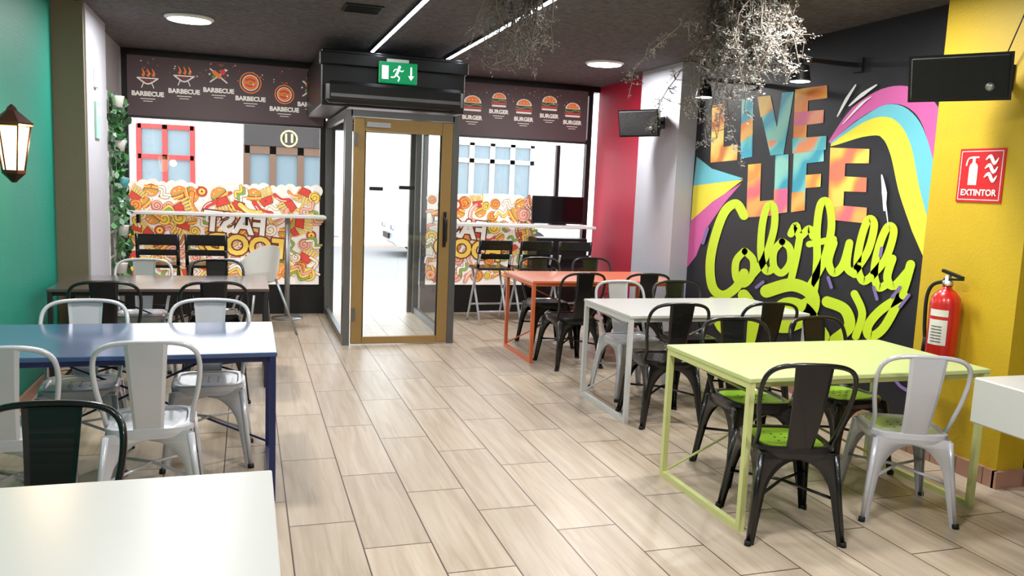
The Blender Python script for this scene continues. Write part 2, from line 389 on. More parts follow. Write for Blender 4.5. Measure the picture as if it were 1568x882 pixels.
b.box((1.41,YF+.05,2.17),(.88,.07,.09),M_alu);b.box((1.43,YF+.05,2.49),(1.1,.1,.54),M_frame)
b.obj('door_2')
# header housing + air curtain
b=B();b.box((1.31,8.67,2.49),(1.34,1.88,.5),M_frame,bev=.01)
b.box((1.31,7.73,2.655),(1.38,.1,.11),M_dark,bev=.008)
b.obj('vestibule_header')
b=B();b.box((1.30,7.63,2.35),(1.26,.14,.19),M_dark,bev=.03);b.box((1.30,7.55,2.32),(1.18,.012,.03),M_alu)
for k in range(9): b.box((1.30,7.556,2.35+.01*k),(1.18,.006,.003),M_frame)
b.obj('air_curtain')
Ggreen=mat('exit_sign_green',S(0,140,85),.4,emis=.5);Gwh=mat('exit_sign_white',S(240,250,245),.4,emis=.8)
b=B();b.box((1.32,7.645,2.55),(.35,.04,.19),Ggreen,bev=.004)
Fl=Flat(lambda u,v,l:(u,7.622-l*.0005,v));Fl.b=b
Fl.poly([(1.17,2.49),(1.23,2.49),(1.23,2.61),(1.17,2.61)],Gwh)
Fl.disc((1.33,2.605),.013,Gwh);Fl.ribbon([(1.325,2.59),(1.31,2.55),(1.30,2.53)],.022,Gwh,3);Fl.ribbon([(1.30,2.53),(1.33,2.51),(1.32,2.48)],.012,Gwh,2);Fl.ribbon([(1.30,2.53),(1.28,2.51),(1.255,2.51)],.012,Gwh,2)
Fl.ribbon([(1.32,2.58),(1.35,2.565),(1.365,2.575)],.009,Gwh,2);Fl.ribbon([(1.32,2.58),(1.29,2.58),(1.275,2.56)],.009,Gwh,2)
Fl.poly([(1.43,2.61),(1.445,2.61),(1.445,2.53),(1.465,2.53),(1.4375,2.49),(1.41,2.53),(1.43,2.53)],Gwh)
b.box((1.32,7.66,2.66),(.2,.03,.03),M_whitep)
b.obj('exit_sign',(0,0,.01))
# counters ------------------------------------------------------------
b=B();b.box((-.20,9.42,1.14),(2.08,.36,.03),M_whitep,bev=.005)
for x in(-1.1,.0): b.box((x,9.56,1.07),(.03,.14,.1),M_frame)
b.tube([(.43,9.35,.02),(.43,9.35,1.125)],.03,M_silver,12);b.lathe([(.17,0),(.17,.012),(.05,.03)],M_silver,24,(.43,9.35,0))
b.obj('window_bar_counter')
b=B();b.box((3.1,9.42,1.10),(1.98,.36,.035),M_whitep,bev=.005)
for x in(2.3,): b.box((x,9.56,1.04),(.03,.14,.1),M_frame);b.tube([(x,9.5,0),(x,9.5,1.08)],.02,M_silver)
b.obj('window_bar_counter')
b=B();b.box((3.66,9.47,1.30),(.68,.03,.34),M_dark,bev=.008);b.box((3.66,9.453,1.305),(.65,.004,.30),mat('screen',S(8,8,10),.1));b.box((3.66,9.47,1.125),(.2,.12,.012),M_dark,);b.box((3.66,9.48,1.16),(.05,.02,.08),M_dark)
b.obj('monitor')
b=B();b.box((3.68,9.48,.74),(.66,.34,.44),M_dark,bev=.01)
for k in range(3): b.box((3.68,9.305,.6+.14*k),(.58,.01,.11),M_frame)
b.box((3.68,9.48,.26),(.5,.3,.52),M_dark)
b.obj('black_cabinet')
# ------------------------------------------------------------ metal chair
def chair_mesh(name,mf,ms):
    b=B()
    def hu(z): return .178+(.225-.178)*(1-z/.435)
    zs=[0,.06,.12,.18,.24,.28,.31,.335,.355,.372,.385,.395,.41,.43]
    for side in range(4):
        M=Matrix.Rotation(side*math.pi/2,3,'Z')
        for sg in(-1,1):
            vs=[];fs=[]
            for z in zs:
                u=hu(z);w0=.028+.03*(z/.43)
                t=min(1,max(0,(z-.24)/.155));ar=1-math.sqrt(max(0,1-t*t));w=w0+(u-w0)*ar
                for dd in(0,.0035):
                    vs.append(M@Vector((sg*u,u-dd,z)));vs.append(M@Vector((sg*(u-w),u-dd,z)))
            for i in range(len(zs)-1):
                a=i*4;c=a+4
                fs+=[(a,a+1,c+1,c),(a+2,a+3,c+3,c+2),(a+1,a+3,c+3,c+1)]
            b.add(vs,fs,mf,True)
    for sx in(-1,1):
        for sy in(-1,1):
            b.tube([(sx*.175,sy*.175,.42),(sx*.198,sy*.198,.22),(sx*.222,sy*.222,.012)],[.016,.013,.011],mf,8)
            b.tube([(sx*.222,sy*.222,.022),(sx*.224,sy*.224,0)],.017,M_rubber,8)
    b.tube([(-.2,-.2,.21),(0,0,.235),(.2,.2,.21)],.008,mf,6);b.tube([(-.2,.2,.21),(0,0,.235),(.2,-.2,.21)],.008,mf,6)
    def rr(h,z,n=32,p=5):
        out=[]
        for k in range(n):
            a=2*math.pi*k/n+math.pi/n;c,s_=math.cos(a),math.sin(a)
            r=h/((abs(c)**p+abs(s_)**p)**(1/p));out.append((r*c,r*s_,z))
        return out
    lv=[(.04,.446,ms),(.12,.446,ms),(.150,.448,ms),(.158,.455,mf),(.178,.456,mf),(.187,.449,mf),(.188,.425,mf),(.182,.40,mf)]
    prev=None
    for h,z,m in lv:
        r=rr(h,z)
        if prev is None: b.add(r,[tuple(range(32))],m,True)
        else: b.add(prev+r,[(k,(k+1)%32,32+(k+1)%32,32+k) for k in range(32)],m,True)
        prev=r
    for i in(-1,0,1):
        for j in(-1,0,1):
            b.lathe([(.006,0),(.006,.0006)],M_rubber,8,(i*.05,j*.05,.4463))
    hp=[(-.178,-.10,.45),(-.186,-.15,.53),(-.208,-.185,.64),(-.215,-.215,.745),(-.195,-.24,.815),(-.13,-.255,.85),(0,-.262,.858)]
    hp=hp+[(-x,y,z) for x,y,z in hp[-2::-1]]
    b.tube(cr(hp,5),.0115,mf,8)
    vs=[];fs=[];n=9
    for i in range(n+1):
        t=i/n;z=.448+.405*t;y=-.172-.088*t-.012*math.sin(t*math.pi);w=.062+.026*t
        for dd in(0,.004):
            vs+=[(-w,y-dd,z),(-w*.8,y-.007-dd,z),(w*.8,y-.007-dd,z),(w,y-dd,z)]
    for i in range(n):
        a=i*8;c=a+8
        for o_ in(0,4):
            for k in range(3): fs.append((a+o_+k,a+o_+k+1,c+o_+k+1,c+o_+k))
        fs+=[(a,a+4,c+4,c),(a+3,c+3,c+7,a+7)]
    b.add(vs,fs,mf,False)
    return b.mesh(name)
CB=chair_mesh('chair_black',M_black,M_black);CW=chair_mesh('chair_white',M_white,M_white)
CBG=chair_mesh('chair_black_green_reflection',M_black,M_seatg);CWG=chair_mesh('chair_white_green_reflection',M_white,M_seatw)  # seat colour carries the painted reflection of the green table
PI=math.pi
for me,x,y,r in [
 (CBG,2.46,3.20,-.26),(CWG,3.22,3.27,-.42),(CBG,2.74,3.90,PI-.1),(CBG,3.36,3.90,PI+.08),
 (CB,2.76,4.98,-.08),(CB,3.46,4.98,-.06),(CW,2.86,5.68,PI+.05),(CB,3.36,5.68,PI),
 (CB,2.76,6.72,.1),(CB,3.40,6.70,-.05),(CB,2.86,7.60,PI),(CB,3.44,7.62,PI),
 (CW,-.42,4.02,.03),(CW,-.20,4.74,PI),(CW,-.84,4.74,PI+.05),(CW,-.97,3.95,.03),
 (CB,-.60,2.54,PI-.08),(CB,-.88,6.05,0),(CB,-.22,6.05,.04),(CW,-.80,7.03,PI),(CB,-.24,7.05,PI)]:
    inst('dining_chair',me,(x,y,0),r)
# ------------------------------------------------------------ tables
def table(top,frame,x0,x1,y0,y1,z=.75):
    b=B();cx,cy=(x0+x1)/2,(y0+y1)/2;w,d=x1-x0,y1-y0;t=.03
    b.box((0,0,z-.011),(w,d,.022),top,bev=.003)
    for sx in(-1,1):
        X=sx*(w/2-t/2-.005)
        for sy in(-1,1): b.box((X,sy*(d/2-t/2-.005),(z-.022)/2),(t,t,z-.022),frame)
        b.box((X,0,t/2),(t,d-2*t-.01,t),frame);b.box((X,0,z-.022-t/2),(t,d-2*t-.01,t),frame)
    for sy in(-1,1): b.box((0,sy*(d/2-t/2-.03),z-.022-t/2),(w-2*t-.01,t*.8,t),frame)
    e=w/2-.03
    b.tube([(-e,d/2-.04,z-.05),(e,d/2-.04,.05)],.007,frame,6);b.tube([(e,d/2-.055,z-.05),(-e,d/2-.055,.05)],.007,frame,6)
    return b.obj('dining_table',(cx,cy,0))
kw=dict(coat=.6,crough=.2)
M_tw=mat('table_white',S(200,200,196),.3,0,.015);M_tgr=mat('table_lime',S(194,206,140),.35,0,.02);M_tor=mat('table_orange',S(224,122,80),.3,0,.03,**kw)
M_tbl=mat('table_blue',S(22,66,120),.3,0,.03,spec=1,coat=1,crough=.14);M_tdk=mat('table_charcoal',S(78,62,58),.3,0,.05,spec=1,coat=1,crough=.14)
M_fg=mat('frame_lime',S(206,210,140),.4);M_fw=mat('frame_white',S(205,205,205),.4);M_fo=mat('frame_orange',S(214,106,62),.4);M_fb=mat('frame_navy',S(22,32,84),.4);M_fd=mat('frame_charcoal',S(35,35,38),.4)
table(M_tgr,M_fg,2.22,3.67,3.17,3.97);table(M_tw,M_fw,2.46,3.91,4.92,5.72);table(M_tor,M_fo,2.42,3.87,6.79,7.59)
table(M_tbl,M_fb,-1.31,.14,4.0,4.86);table(M_tdk,M_fd,-1.31,.16,6.26,7.08);table(M_tw,M_fw,-1.38,.07,1.56,2.37)
b=B();b.box((3.62,2.24,.75),(1.22,.88,.20),M_tw,bev=.006)
for x in(3.75,4.12):
    for y in(1.95,2.55): b.box((x,y,.325),(.05,.05,.65),M_fw)
b.obj('console_table')
# ------------------------------------------------------------ bar stools
def stool_mesh(name,mf,ml):
    b=B()
    b.box((0,0,.635),(.40,.36,.03),mf,bev=.012)
    for sx in(-1,1):
        b.tube(cr([(sx*.195,.19,0),(sx*.19,.02,.4),(sx*.185,-.14,.70),(sx*.185,-.185,.80)],4),.014,ml,8)
        b.tube([(sx*.165,-.20,0),(sx*.165,.0,.35),(sx*.165,.15,.62)],.014,ml,8)
        b.tube([(sx*.186,-.12,.64),(sx*.186,-.185,.96)],.018,mf,8)
    b.box((0,-.178,.905),(.40,.024,.11),mf,bev=.008);b.box((0,-.150,.775),(.37,.02,.06),mf,bev=.008)
    b.tube([(-.19,.10,.2),(.19,.10,.2)],.012,ml);b.tube([(-.165,-.12,.14),(.165,-.12,.14)],.012,ml)
    return b.mesh(name)
SB=stool_mesh('stool_black',M_black,M_black);SG=stool_mesh('stool_black_grey',M_black,M_white)
for me,x in((SB,-.84),(SB,-.38),(SG,2.66),(SG,3.15),(SG,3.64)): inst('bar_stool',me,(x,8.95,0),random.uniform(-.05,.05))
# ------------------------------------------------------------ baby high chair
b=B()
sh=[]
for i,(z,rx,ry) in enumerate([(.52,.10,.10),(.53,.15,.14),(.60,.175,.16),(.70,.19,.175),(.74,.20,.185)]):
    sh.append([(rx*math.cos(2*PI*k/20),ry*math.sin(2*PI*k/20),z+(.17*max(0,-math.sin(2*PI*k/20))*(i/4.0)**2)) for k in range(20)])
for i in range(4): b.add(sh[i]+sh[i+1],[(k,(k+1)%20,20+(k+1)%20,20+k) for k in range(20)],M_whitep,True)
b.add(sh[0],[tuple(range(20))],M_whitep)
b.box((0,.22,.71),(.42,.26,.02),M_whitep,bev=.008);b.tube([(-.2,.1,.725),(-.2,.34,.725),(.2,.34,.725),(.2,.1,.725)],.01,M_whitep)
for sx in(-1,1):
    for sy in(-1,1): b.tube([(sx*.11,sy*.10,.56),(sx*.26,sy*.26,0)],.0125,M_silver)
b.obj('high_chair',(.13,8.45,0),.5)
# ------------------------------------------------------------ mural
def wallpt(px,py,l):
    d=Fv+R*((px-784)/f)-U*((py-441)/f);t=(XR-.001)/d.x;p=Vector((0,0,H))+d*t
    return (p.x-l*.0002,p.y,p.z)
# (artwork was traced from the photo and is rectified here onto the wall plane x=XR)
def mm(n,c): return mat('mural_'+n,S(*c),.5,0,.04)
lime=mm('lime',(208,234,44));pink=mm('magenta',(212,100,168));cyan=mm('cyan',(110,196,212));yel=mm('yellow',(238,226,66));wht=mm('white',(235,235,235));pur=mm('purple',(130,110,170))
def two(n,a,c,d3,sc=1.4):
    m=bpy.data.materials.new('mural_'+n);m.use_nodes=True;nt=m.node_tree;bs=nt.nodes['Principled BSDF'];bs.inputs['Roughness'].default_value=.5
    tc=nt.nodes.new('ShaderNodeTexCoord');w=nt.nodes.new('ShaderNodeTexWave');w.wave_type='BANDS';w.bands_direction='DIAGONAL';w.inputs['Scale'].default_value=sc;w.inputs['Distortion'].default_value=4;w.inputs['Detail Scale'].default_value=2
    r=nt.nodes.new('ShaderNodeValToRGB');e=r.color_ramp.elements;e[0].position=.15;e[0].color=S(*a);e[1].position=.9;e[1].color=S(*d3);q=e.new(.5);q.color=S(*c)
    nt.links.new(tc.outputs['Object'],w.inputs[0]);nt.links.new(w.outputs['Fac'],r.inputs[0]);nt.links.new(r.outputs[0],bs.inputs['Base Color']);return m
t1=two('l1',(200,120,60),(238,170,80),(245,205,110));t2=two('l2',(80,180,190),(110,205,205),(240,150,100));t3=two('l3',(60,165,190),(110,200,205),(150,215,200));t4=two('l4',(240,140,60),(245,165,80),(250,190,100));t5=two('l5',(235,110,120),(242,140,100),(245,175,90));t6=two('l6',(240,120,90),(245,160,70),(248,205,90))
tp=two('l7',(225,110,150),(235,130,120),(240,160,130));ty=two('l8',(245,210,80),(248,190,80),(240,150,70))
Fl=Flat(wallpt)
Fl.ribbon([(1270,218),(1312,172),(1362,146),(1406,155),(1432,195),(1440,262)],[3,20,26,34,34,24],pink,caps=False)
Fl.ribbon([(1272,220),(1320,188),(1365,170),(1396,195),(1416,262),(1434,340)],[2,14,22,30,34,26],cyan,caps=False)
Fl.ribbon([(1272,223),(1325,198),(1358,196),(1378,226),(1392,290),(1410,350),(1424,400)],[2,22,34,34,32,28,12],yel,caps=False)
Fl.poly([(1067,240),(1090,258),(1138,273),(1110,283),(1062,284)],cyan);Fl.poly([(1062,284),(1138,275),(1112,295),(1085,318),(1058,340)],yel);Fl.poly([(1058,338),(1092,308),(1136,280),(1110,310),(1082,350),(1066,392),(1048,415)],pink)
for P,m in [([(1091,162),(1110,158),(1108,225),(1130,221),(1129,245),(1088,249)],t1),([(1136,152),(1154,149),(1152,240),(1134,243)],t3),([(1135,190),(1153,180),(1153,205),(1134,218)],t4),
 ([(1160,148),(1180,146),(1190,195),(1198,142),(1216,140),(1200,236),(1180,238)],t3),([(1160,148),(1180,146),(1184,168),(1165,180)],t1),([(1176,216),(1204,212),(1200,236),(1180,238)],t2),
 ([(1218,137),(1267,130),(1267,150),(1238,154),(1237,172),(1262,168),(1261,188),(1236,191),(1235,212),(1266,208),(1265,229),(1214,235)],t4),([(1217,172),(1262,168),(1261,188),(1216,193)],tp),
 ([(1146,252),(1166,250),(1164,308),(1186,306),(1184,330),(1143,333)],t5),([(1146,252),(1166,250),(1165,270),(1145,280)],ty),([(1188,238),(1208,236),(1206,325),(1185,328)],t3),
 ([(1216,233),(1262,227),(1262,247),(1236,250),(1235,268),(1258,266),(1257,286),(1234,288),(1233,322),(1212,325)],t3),
 ([(1272,226),(1332,228),(1331,250),(1295,250),(1294,270),(1328,272),(1327,294),(1293,293),(1292,315),(1328,318),(1327,342),(1268,336)],t6),([(1294,315),(1328,318),(1327,342),(1268,336),(1269,318)],t5)]:
    Fl.poly(P,m)
Fl.poly([(1234,268),(1258,266),(1257,286),(1234,288)],ty);Fl.poly([(1214,212),(1266,208),(1265,229),(1214,235)],t2);Fl.poly([(1186,290),(1207,288),(1206,325),(1185,328)],tp);Fl.poly([(1213,295),(1233,293),(1233,322),(1212,325)],t4)
lw=14
for P,w in [([(1140,330),(1128,312),(1110,325),(1095,365),(1088,405),(1092,440),(1108,452),(1128,440),(1140,418)],lw),
 ([(1140,385),(1128,400),(1128,425),(1140,435),(1153,420),(1154,398),(1142,385)],lw*.8),
 ([(1154,420),(1172,395),(1186,350),(1186,318),(1176,316),(1168,345),(1166,390),(1174,415),(1186,410)],lw*.8),
 ([(1198,370),(1186,385),(1186,408),(1198,418),(1211,402),(1210,380),(1199,370)],lw*.8),
 ([(1212,358),(1220,345),(1226,362),(1240,350),(1246,362)],lw*.8),([(1226,362),(1220,395),(1212,430)],lw*.8),
 ([(1240,440),(1262,400),(1274,350),(1270,312),(1258,312),(1252,350),(1252,400),(1246,450),(1230,465)],lw*.85),([(1240,374),(1278,366)],lw*.7),
 ([(1278,372),(1270,400),(1278,418),(1292,405),(1302,372)],lw*.85),([(1302,372),(1298,408),(1310,420)],lw*.85),
 ([(1308,418),(1330,385),(1340,345),(1331,336),(1320,365),(1314,405),(1322,430),(1334,425)],lw*.85),
 ([(1334,425),(1358,395),(1370,355),(1361,347),(1348,375),(1340,415),(1346,440),(1358,436)],lw*.85),
 ([(1368,396),(1360,425),(1370,438),(1392,415)],lw*.9),([(1396,405),(1382,450),(1356,500),(1335,515),(1330,500),(1350,475),(1385,452)],lw),
 ([(1175,446),(1215,436),(1245,452),(1240,482),(1205,500),(1182,490),(1204,466),(1234,474),(1262,515)],20),
 ([(1140,452),(1156,480),(1148,525)],18),([(1268,462),(1295,474),(1302,500),(1280,520)],17),([(1092,462),(1106,500),(1128,512)],16),([(1310,450),(1322,480),(1312,515)],12)]:
    Fl.ribbon(P,w,lime)
for P,w in [([(1284,178),(1298,152),(1312,130)],[2,5,2]),([(1302,162),(1322,145),(1344,130)],[2,6,2]),([(1292,190),(1320,160),(1336,148)],[1,4,1]),([(1352,268),(1356,295),(1356,322)],[2,8,3]),([(1362,345),(1352,268)],[1,3,1])]:
    Fl.ribbon(P,w,wht)
for P in [[(1160,440),(1170,432)],[(1368,455),(1380,440)],[(1380,470),(1394,452)],[(1352,380),(1350,392)],[(1270,425),(1275,440)],[(1395,600),(1375,585),(1380,560)],[(1085,350),(1078,372)],[(1340,440),(1345,458)]]:
    Fl.ribbon(P,5,pur,3)
Fl.b.obj('graffiti_mural')
# ------------------------------------------------------------ wall devices
b=B();redm=mat('extinguisher_red',S(196,28,22),.3,coat=.5)
b.lathe([(.02,0),(.078,.005),(.085,.02),(.085,.34),(.078,.38),(.05,.415),(.028,.43),(.026,.45)],redm,28)
b.lathe([(.087,.0),(.087,.03)],M_dark,28)
b.lathe([(.03,.45),(.03,.475),(.018,.48),(.018,.51)],M_silver,16)
b.box((0,-.03,.52),(.022,.15,.018),M_dark,Matrix.Rotation(.2,3,'X'));b.box((0,-.04,.49),(.02,.13,.014),M_dark,Matrix.Rotation(-.1,3,'X'))
b.tube(cr([(0,.03,.47),(-.01,.10,.44),(-.02,.125,.36),(-.02,.12,.2),(-.02,.105,.1)]),.011,M_rubber);b.tube([(-.02,.106,.12),(-.02,.1,.03)],[.012,.02],M_rubber)
b.lathe([(.015,0),(.015,.02)],M_whitep,12,(-.03,-.02,.465),Matrix.Rotation(PI/2,3,'Y'))
lab=mat('label_white',S(225,220,215),.5)
for z0,z1,m in((.10,.25,lab),(.27,.31,lab)):
    vs=[(.0862*math.cos(a),.0862*math.sin(a),z) for a in [PI+.2+k*.14-.95+.5 for k in range(10)] for z in(z0,z1)]
    b.add(vs,[(2*k,2*k+2,2*k+3,2*k+1) for k in range(9)],m,True)
for k in range(6):
    b.box((-.0868*math.cos(.35),-.0868*math.sin(.35),.12+.018*k),(.002,.06,.004),M_dark,Matrix.Rotation(.35,3,'Z'))
b.box((.075,0,.3),(.04,.05,.05),M_dark)
b.obj('fire_extinguisher',(3.95,3.77,.66))
sr=mat('sign_red',S(205,30,35),.4);sw=mat('sign_white',S(245,245,245),.4)
b=B();b.box((4.046,3.715,1.76),(.006,.31,.31),sr)
Fl=Flat(lambda u,v,l:(4.0425-l*.0003,3.715-u,1.76+v));Fl.b=b
for p in ([(-.14,.14),(.14,.14)],[(.14,.14),(.14,-.14)],[(.14,-.14),(-.14,-.14)],[(-.14,-.14),(-.14,.14)]): Fl.ribbon(p,.004,sw,1,caps=False)
Fl.ribbon([(-.05,.04),(-.05,-.055)],.06,sw,2,caps=False);Fl.disc((-.05,.045),.03,sw);Fl.ribbon([(-.05,.07),(-.05,.10)],.02,sw,2,caps=False);Fl.ribbon([(-.1,.06),(-.085,.1),(-.02,.105)],.01,sw,4)
for k in range(3): Fl.ribbon([(.03,.09-.05*k),(.06,.11-.05*k),(.09,.07-.05*k),(.115,.1-.05*k)],[.006,.022,.022,.004],sw,4,caps=False)
Fl.text('EXTINTOR',(0,-.1),.05,sw,off=.0015)
b.obj('fire_extinguisher_sign')
def speaker(loc,rz,rx,ry,w,h,d):
    b=B()
    M=Matrix.Rotation(rz,3,'Z')@Matrix.Rotation(rx,3,'X')@Matrix.Rotation(ry,3,'Y')
    vs=[M@Vector(p)+Vector(loc) for p in [(-w/2,-d/2,-h/2),(w/2,-d/2,-h/2),(w/2,-d/2,h/2),(-w/2,-d/2,h/2),(-w*.30,d/2,-h*.36),(w*.30,d/2,-h*.36),(w*.30,d/2,h*.36),(-w*.30,d/2,h*.36)]]
    b.add(vs,[(0,1,2,3),(5,4,7,6),(0,4,5,1),(1,5,6,2),(2,6,7,3),(3,7,4,0)],M_dark)
    g=mat('speaker_grille',S(30,30,32),.6,bump=.8,bscale=300)
    b.box(M@Vector((0,-d/2-.005,0))+Vector(loc),(w*.94,.014,h*.9),g,M,bev=.005)
    b.lathe([(.022,0),(.022,.004)],M_silver,14,M@Vector((w*.3,-d/2-.012,-h*.2))+Vector(loc),M@Matrix.Rotation(PI/2,3,'X'))
    return b
b=speaker((3.83,7.62,2.28),-.9,.22,-.02,.44,.27,.24);b.bar((3.90,7.62,2.28),(4.05,7.62,2.28),.03,M_dark);b.box((4.045,7.62,2.28),(.015,.08,.12),M_dark);b.obj('loudspeaker')
b=speaker((3.74,3.62,2.30),-.95,.28,.0,.50,.25,.26);b.bar((3.84,3.62,2.3),(4.05,3.62,2.3),.035,M_dark);b.box((4.042,3.62,2.3),(.016,.1,.14),M_dark);b.tube(cr([(4.0,3.62,2.35),(3.98,3.5,2.6),(4.03,3.45,2.84)]),.004,M_dark,6);b.obj('loudspeaker')
# lantern
b=B();br=mat('lantern_bronze',S(70,38,22),.45,.5);lg=emit('lantern_glass',(1,.66,.3,1),6)
b.box((.0,0,0),(.015,.10,.18),br,bev=.005)
b.tube(cr([(.0,0,.02),(.05,0,.08),(.11,0,.12),(.15,0,.17),(.16,0,.19)]),.009,br)
c=(.16,0,0)
b.lathe([(.004,.225),(.02,.21),(.03,.19),(.105,.125),(.11,.115),(.10,.105)],br,6,c,smooth=False)
b.lathe([(.05,-.14),(.085,.10)],lg,6,c,smooth=False)
for k in range(6):
    a=2*PI*k/6;b.tube([(c[0]+.056*math.cos(a),.056*math.sin(a),-.145),(c[0]+.093*math.cos(a),.093*math.sin(a),.11)],.005,br,6)
b.lathe([(.012,-.21),(.03,-.19),(.06,-.16),(.062,-.14)],br,6,c,smooth=False)
o=b.obj('wall_lantern',(X0+.008,5.30,1.70))
l=bpy.data.lights.new('lantern_bulb','POINT');l.energy=14;l.color=(1,.7,.4);l.shadow_soft_size=.05;lo=bpy.data.objects.new('lantern_bulb',l);bpy.context.collection.objects.link(lo);lo.parent=o;lo.location=(.30,0,0)
# small wall boxes on left pillar
b=B();b.box((-1.175,7.6,2.32),(.03,.11,.16),M_whitep,bev=.006);b.obj('thermostat_box')
b=B();b.box((-1.18,7.66,1.98),(.012,.2,.3),mat('panel_mint',S(150,205,180),.5));b.box((-1.173,7.66,2.05),(.004,.12,.08),sw);b.obj('safety_sign')
# ------------------------------------------------------------ ceiling fixtures
E_l=emit('lamp_diffuser',(.95,.98,1,1),14);E_led=emit('led_diffuser',(.85,.92,1,1),16)
def area(x,y,z,size,p,col=(1,.985,.96),rot=(0,0,0)):
    l=bpy.data.lights.new('lamp_light','AREA');l.shape='DISK';l.size=size;l.energy=p;l.color=col
    o=bpy.data.objects.new('lamp_light',l);bpy.context.collection.objects.link(o);o.location=(x,y,z);o.rotation_euler=rot;return o
for x,y,p in((-.45,7.45,46),(3.42,7.75,46),(-.45,4.2,42),(-.45,.9,16),(3.2,4.1,38),(2.6,1.2,42),(1.4,2.4,44),(1.4,-1.2,40)):  # first two are real fixtures; the rest are added, unseen, to light the room
    b=B();b.lathe([(.19,0),(.195,-.012),(.175,-.028)],M_whitep,32);b.lathe([(.168,-.0285),(.168,-.0295)],E_l,32);o=b.obj('ceiling_or_fill_lamp',(x,y,CZ))
    a=area(x,y,CZ-.035,.33,p);a.parent=o;a.location=(0,0,-.035)
for x,y0,y1 in((1.17,4.2,8.27),(1.94,4.2,8.40)):
    b=B();b.box((x,(y0+y1)/2,CZ-.012),(.04,y1-y0,.024),M_frame);b.box((x,(y0+y1)/2,CZ-.027),(.028,y1-y0-.01,.006),E_led);b.obj('led_strip_light')
def spot(x,y,z):
    b=B();b.lathe([(.05,.10),(.055,.09),(.07,.0),(.075,-.01)],M_dark,24,(x,y,z));b.lathe([(.068,-.012),(.068,-.014)],E_l,24,(x,y,z))
    b.tube([(x,y,z+.09),(x,y,z+.13)],.012,M_dark);b.bar((x-.02,y,z+.14),(XR-.01,y,z+.14),.03,M_dark);b.box((XR-.012,y,z+.14),(.02,.1,.1),M_dark)
    o=b.obj('wall_spotlight')
    a=area(x,y,z-.03,.13,16,rot=(0,.55,0));a.parent=o
spot(3.75,5.05,2.42);spot(3.75,6.35,2.42)
b=B();b.box((.82,6.34,CZ-.006),(.28,.28,.012),M_dark)
for k in range(7): b.box((.82,6.24+.033*k,CZ-.016),(.25,.008,.01),M_frame)
b.obj('ceiling_vent')
# ------------------------------------------------------------ dried branches
M_tw1=mat('dried_twig',S(116,102,90),.85);M_tw2=mat('dried_leaf',S(140,138,130),.85,0,.4,vscale=40)
def bunch(cx,cy,rx,ry,nstr,lens,seed,leafy,th=.006,nl=7):
    rr=random.Random(seed);b=B()
    for s_ in range(nstr):
        x=cx+rr.uniform(-rx,rx);y=cy+rr.uniform(-ry,ry);z=CZ;L=lens(x-cx,rr);p=Vector((x,y,z));pts=[p.copy()];d=Vector((rr.uniform(-.5,.5),rr.uniform(-.5,.5),-1)).normalized()
        n=max(4,int(L/.07))
        for i in range(n):
            d=(d+Vector((rr.gauss(0,.24),rr.gauss(0,.24),-.16+rr.gauss(0,.12)))).normalized();p=p+d*L/n;p.z=min(p.z,CZ-.01);pts.append(p.copy())
        b.tube(pts,[th*(1-.7*i/n) for i in range(n+1)],M_tw1,4)
        for q in pts[1:]:
            for _ in range(3 if leafy else 2):
                dd=Vector((rr.gauss(0,1),rr.gauss(0,1),rr.gauss(-.3,.8))).normalized();l=rr.uniform(.05,.12)
                e=q+dd*l;e.z=min(e.z,CZ-.01);mid=(q+e)/2+Vector((0,0,rr.uniform(-.015,.015)))
                b.tube([q,mid,e],[.0032,.0024,.0012],M_tw2 if rr.random()<.4 else M_tw1,3,cap=False)
                for k in range(nl):
                    c=q.lerp(e,rr.uniform(.2,1))+Vector([rr.gauss(0,.012) for _ in range(3)])
                    u=Vector([rr.gauss(0,1) for _ in range(3)]).normalized()*rr.uniform(.006,.013);v=u.orthogonal().normalized()*rr.uniform(.004,.008)
                    c.z=min(c.z,CZ-.02);b.add([c-u,c+v,c+u,c-v],[(0,1,2,3)],M_tw2)
    b.obj('hanging_dried_branches')
bunch(1.70,5.35,.20,.22,40,lambda dx,r:r.uniform(.18,.55),11,False,.008,3)
bunch(3.04,4.7,.24,.18,60,lambda dx,r:(r.uniform(.5,1.12) if dx<-.08 else r.uniform(.25,.6)),12,True)
# ------------------------------------------------------------ vine by left window
M_lf=mat('vine_leaf',S(88,150,90),.5,0,.5,vscale=20);M_lf2=mat('vine_leaf_pale',S(170,205,185),.5);M_lf3=mat('vine_leaf_dark',S(40,84,44),.5,0,.4)
b=B();rr=random.Random(5)
for x_ in range(3): b.box((-1.235,8.5+.35*x_,1.35),(.02,.025,1.9),M_whitep)
for k in range(8): b.box((-1.235,8.85,.5+.24*k),(.015,.8,.02),M_whitep)
for s_ in range(13):
    p=Vector((-1.2,rr.uniform(8.4,9.15),2.3));pts=[p.copy()]
    for i in range(rr.randint(9,20)):
        p=p+Vector((rr.uniform(-.02,.02),rr.uniform(-.05,.05),-.09));p.x=min(max(p.x,-1.22),-1.08);pts.append(p.copy())
        for _ in range(2):
            c=p+Vector((rr.uniform(0,.07),rr.uniform(-.06,.06),rr.uniform(-.04,.04)));u=Vector((rr.gauss(0,.5),rr.gauss(0,1),rr.gauss(-.4,.8))).normalized()*rr.uniform(.03,.055);v=Vector((rr.gauss(0,.4),rr.gauss(0,1),rr.gauss(0,1))).cross(u).normalized()*u.length*.6
            b.add([c-u,c-u*.2+v,c+u*.5+v*.7,c+u,c+u*.5-v*.7,c-u*.2-v],[(0,1,2,3,4,5)],rr.choice([M_lf,M_lf,M_lf3,M_lf3,M_lf2]))
    b.tube(pts,.003,M_lf,4)
for z in(2.15,1.75,1.4,.95,.6):
    b.lathe([(.04,0),(.055,.09),(.06,.1)],M_whitep if z!=1.4 else cyan,16,(-1.13,8.42+(z*7%1)*.3,z))
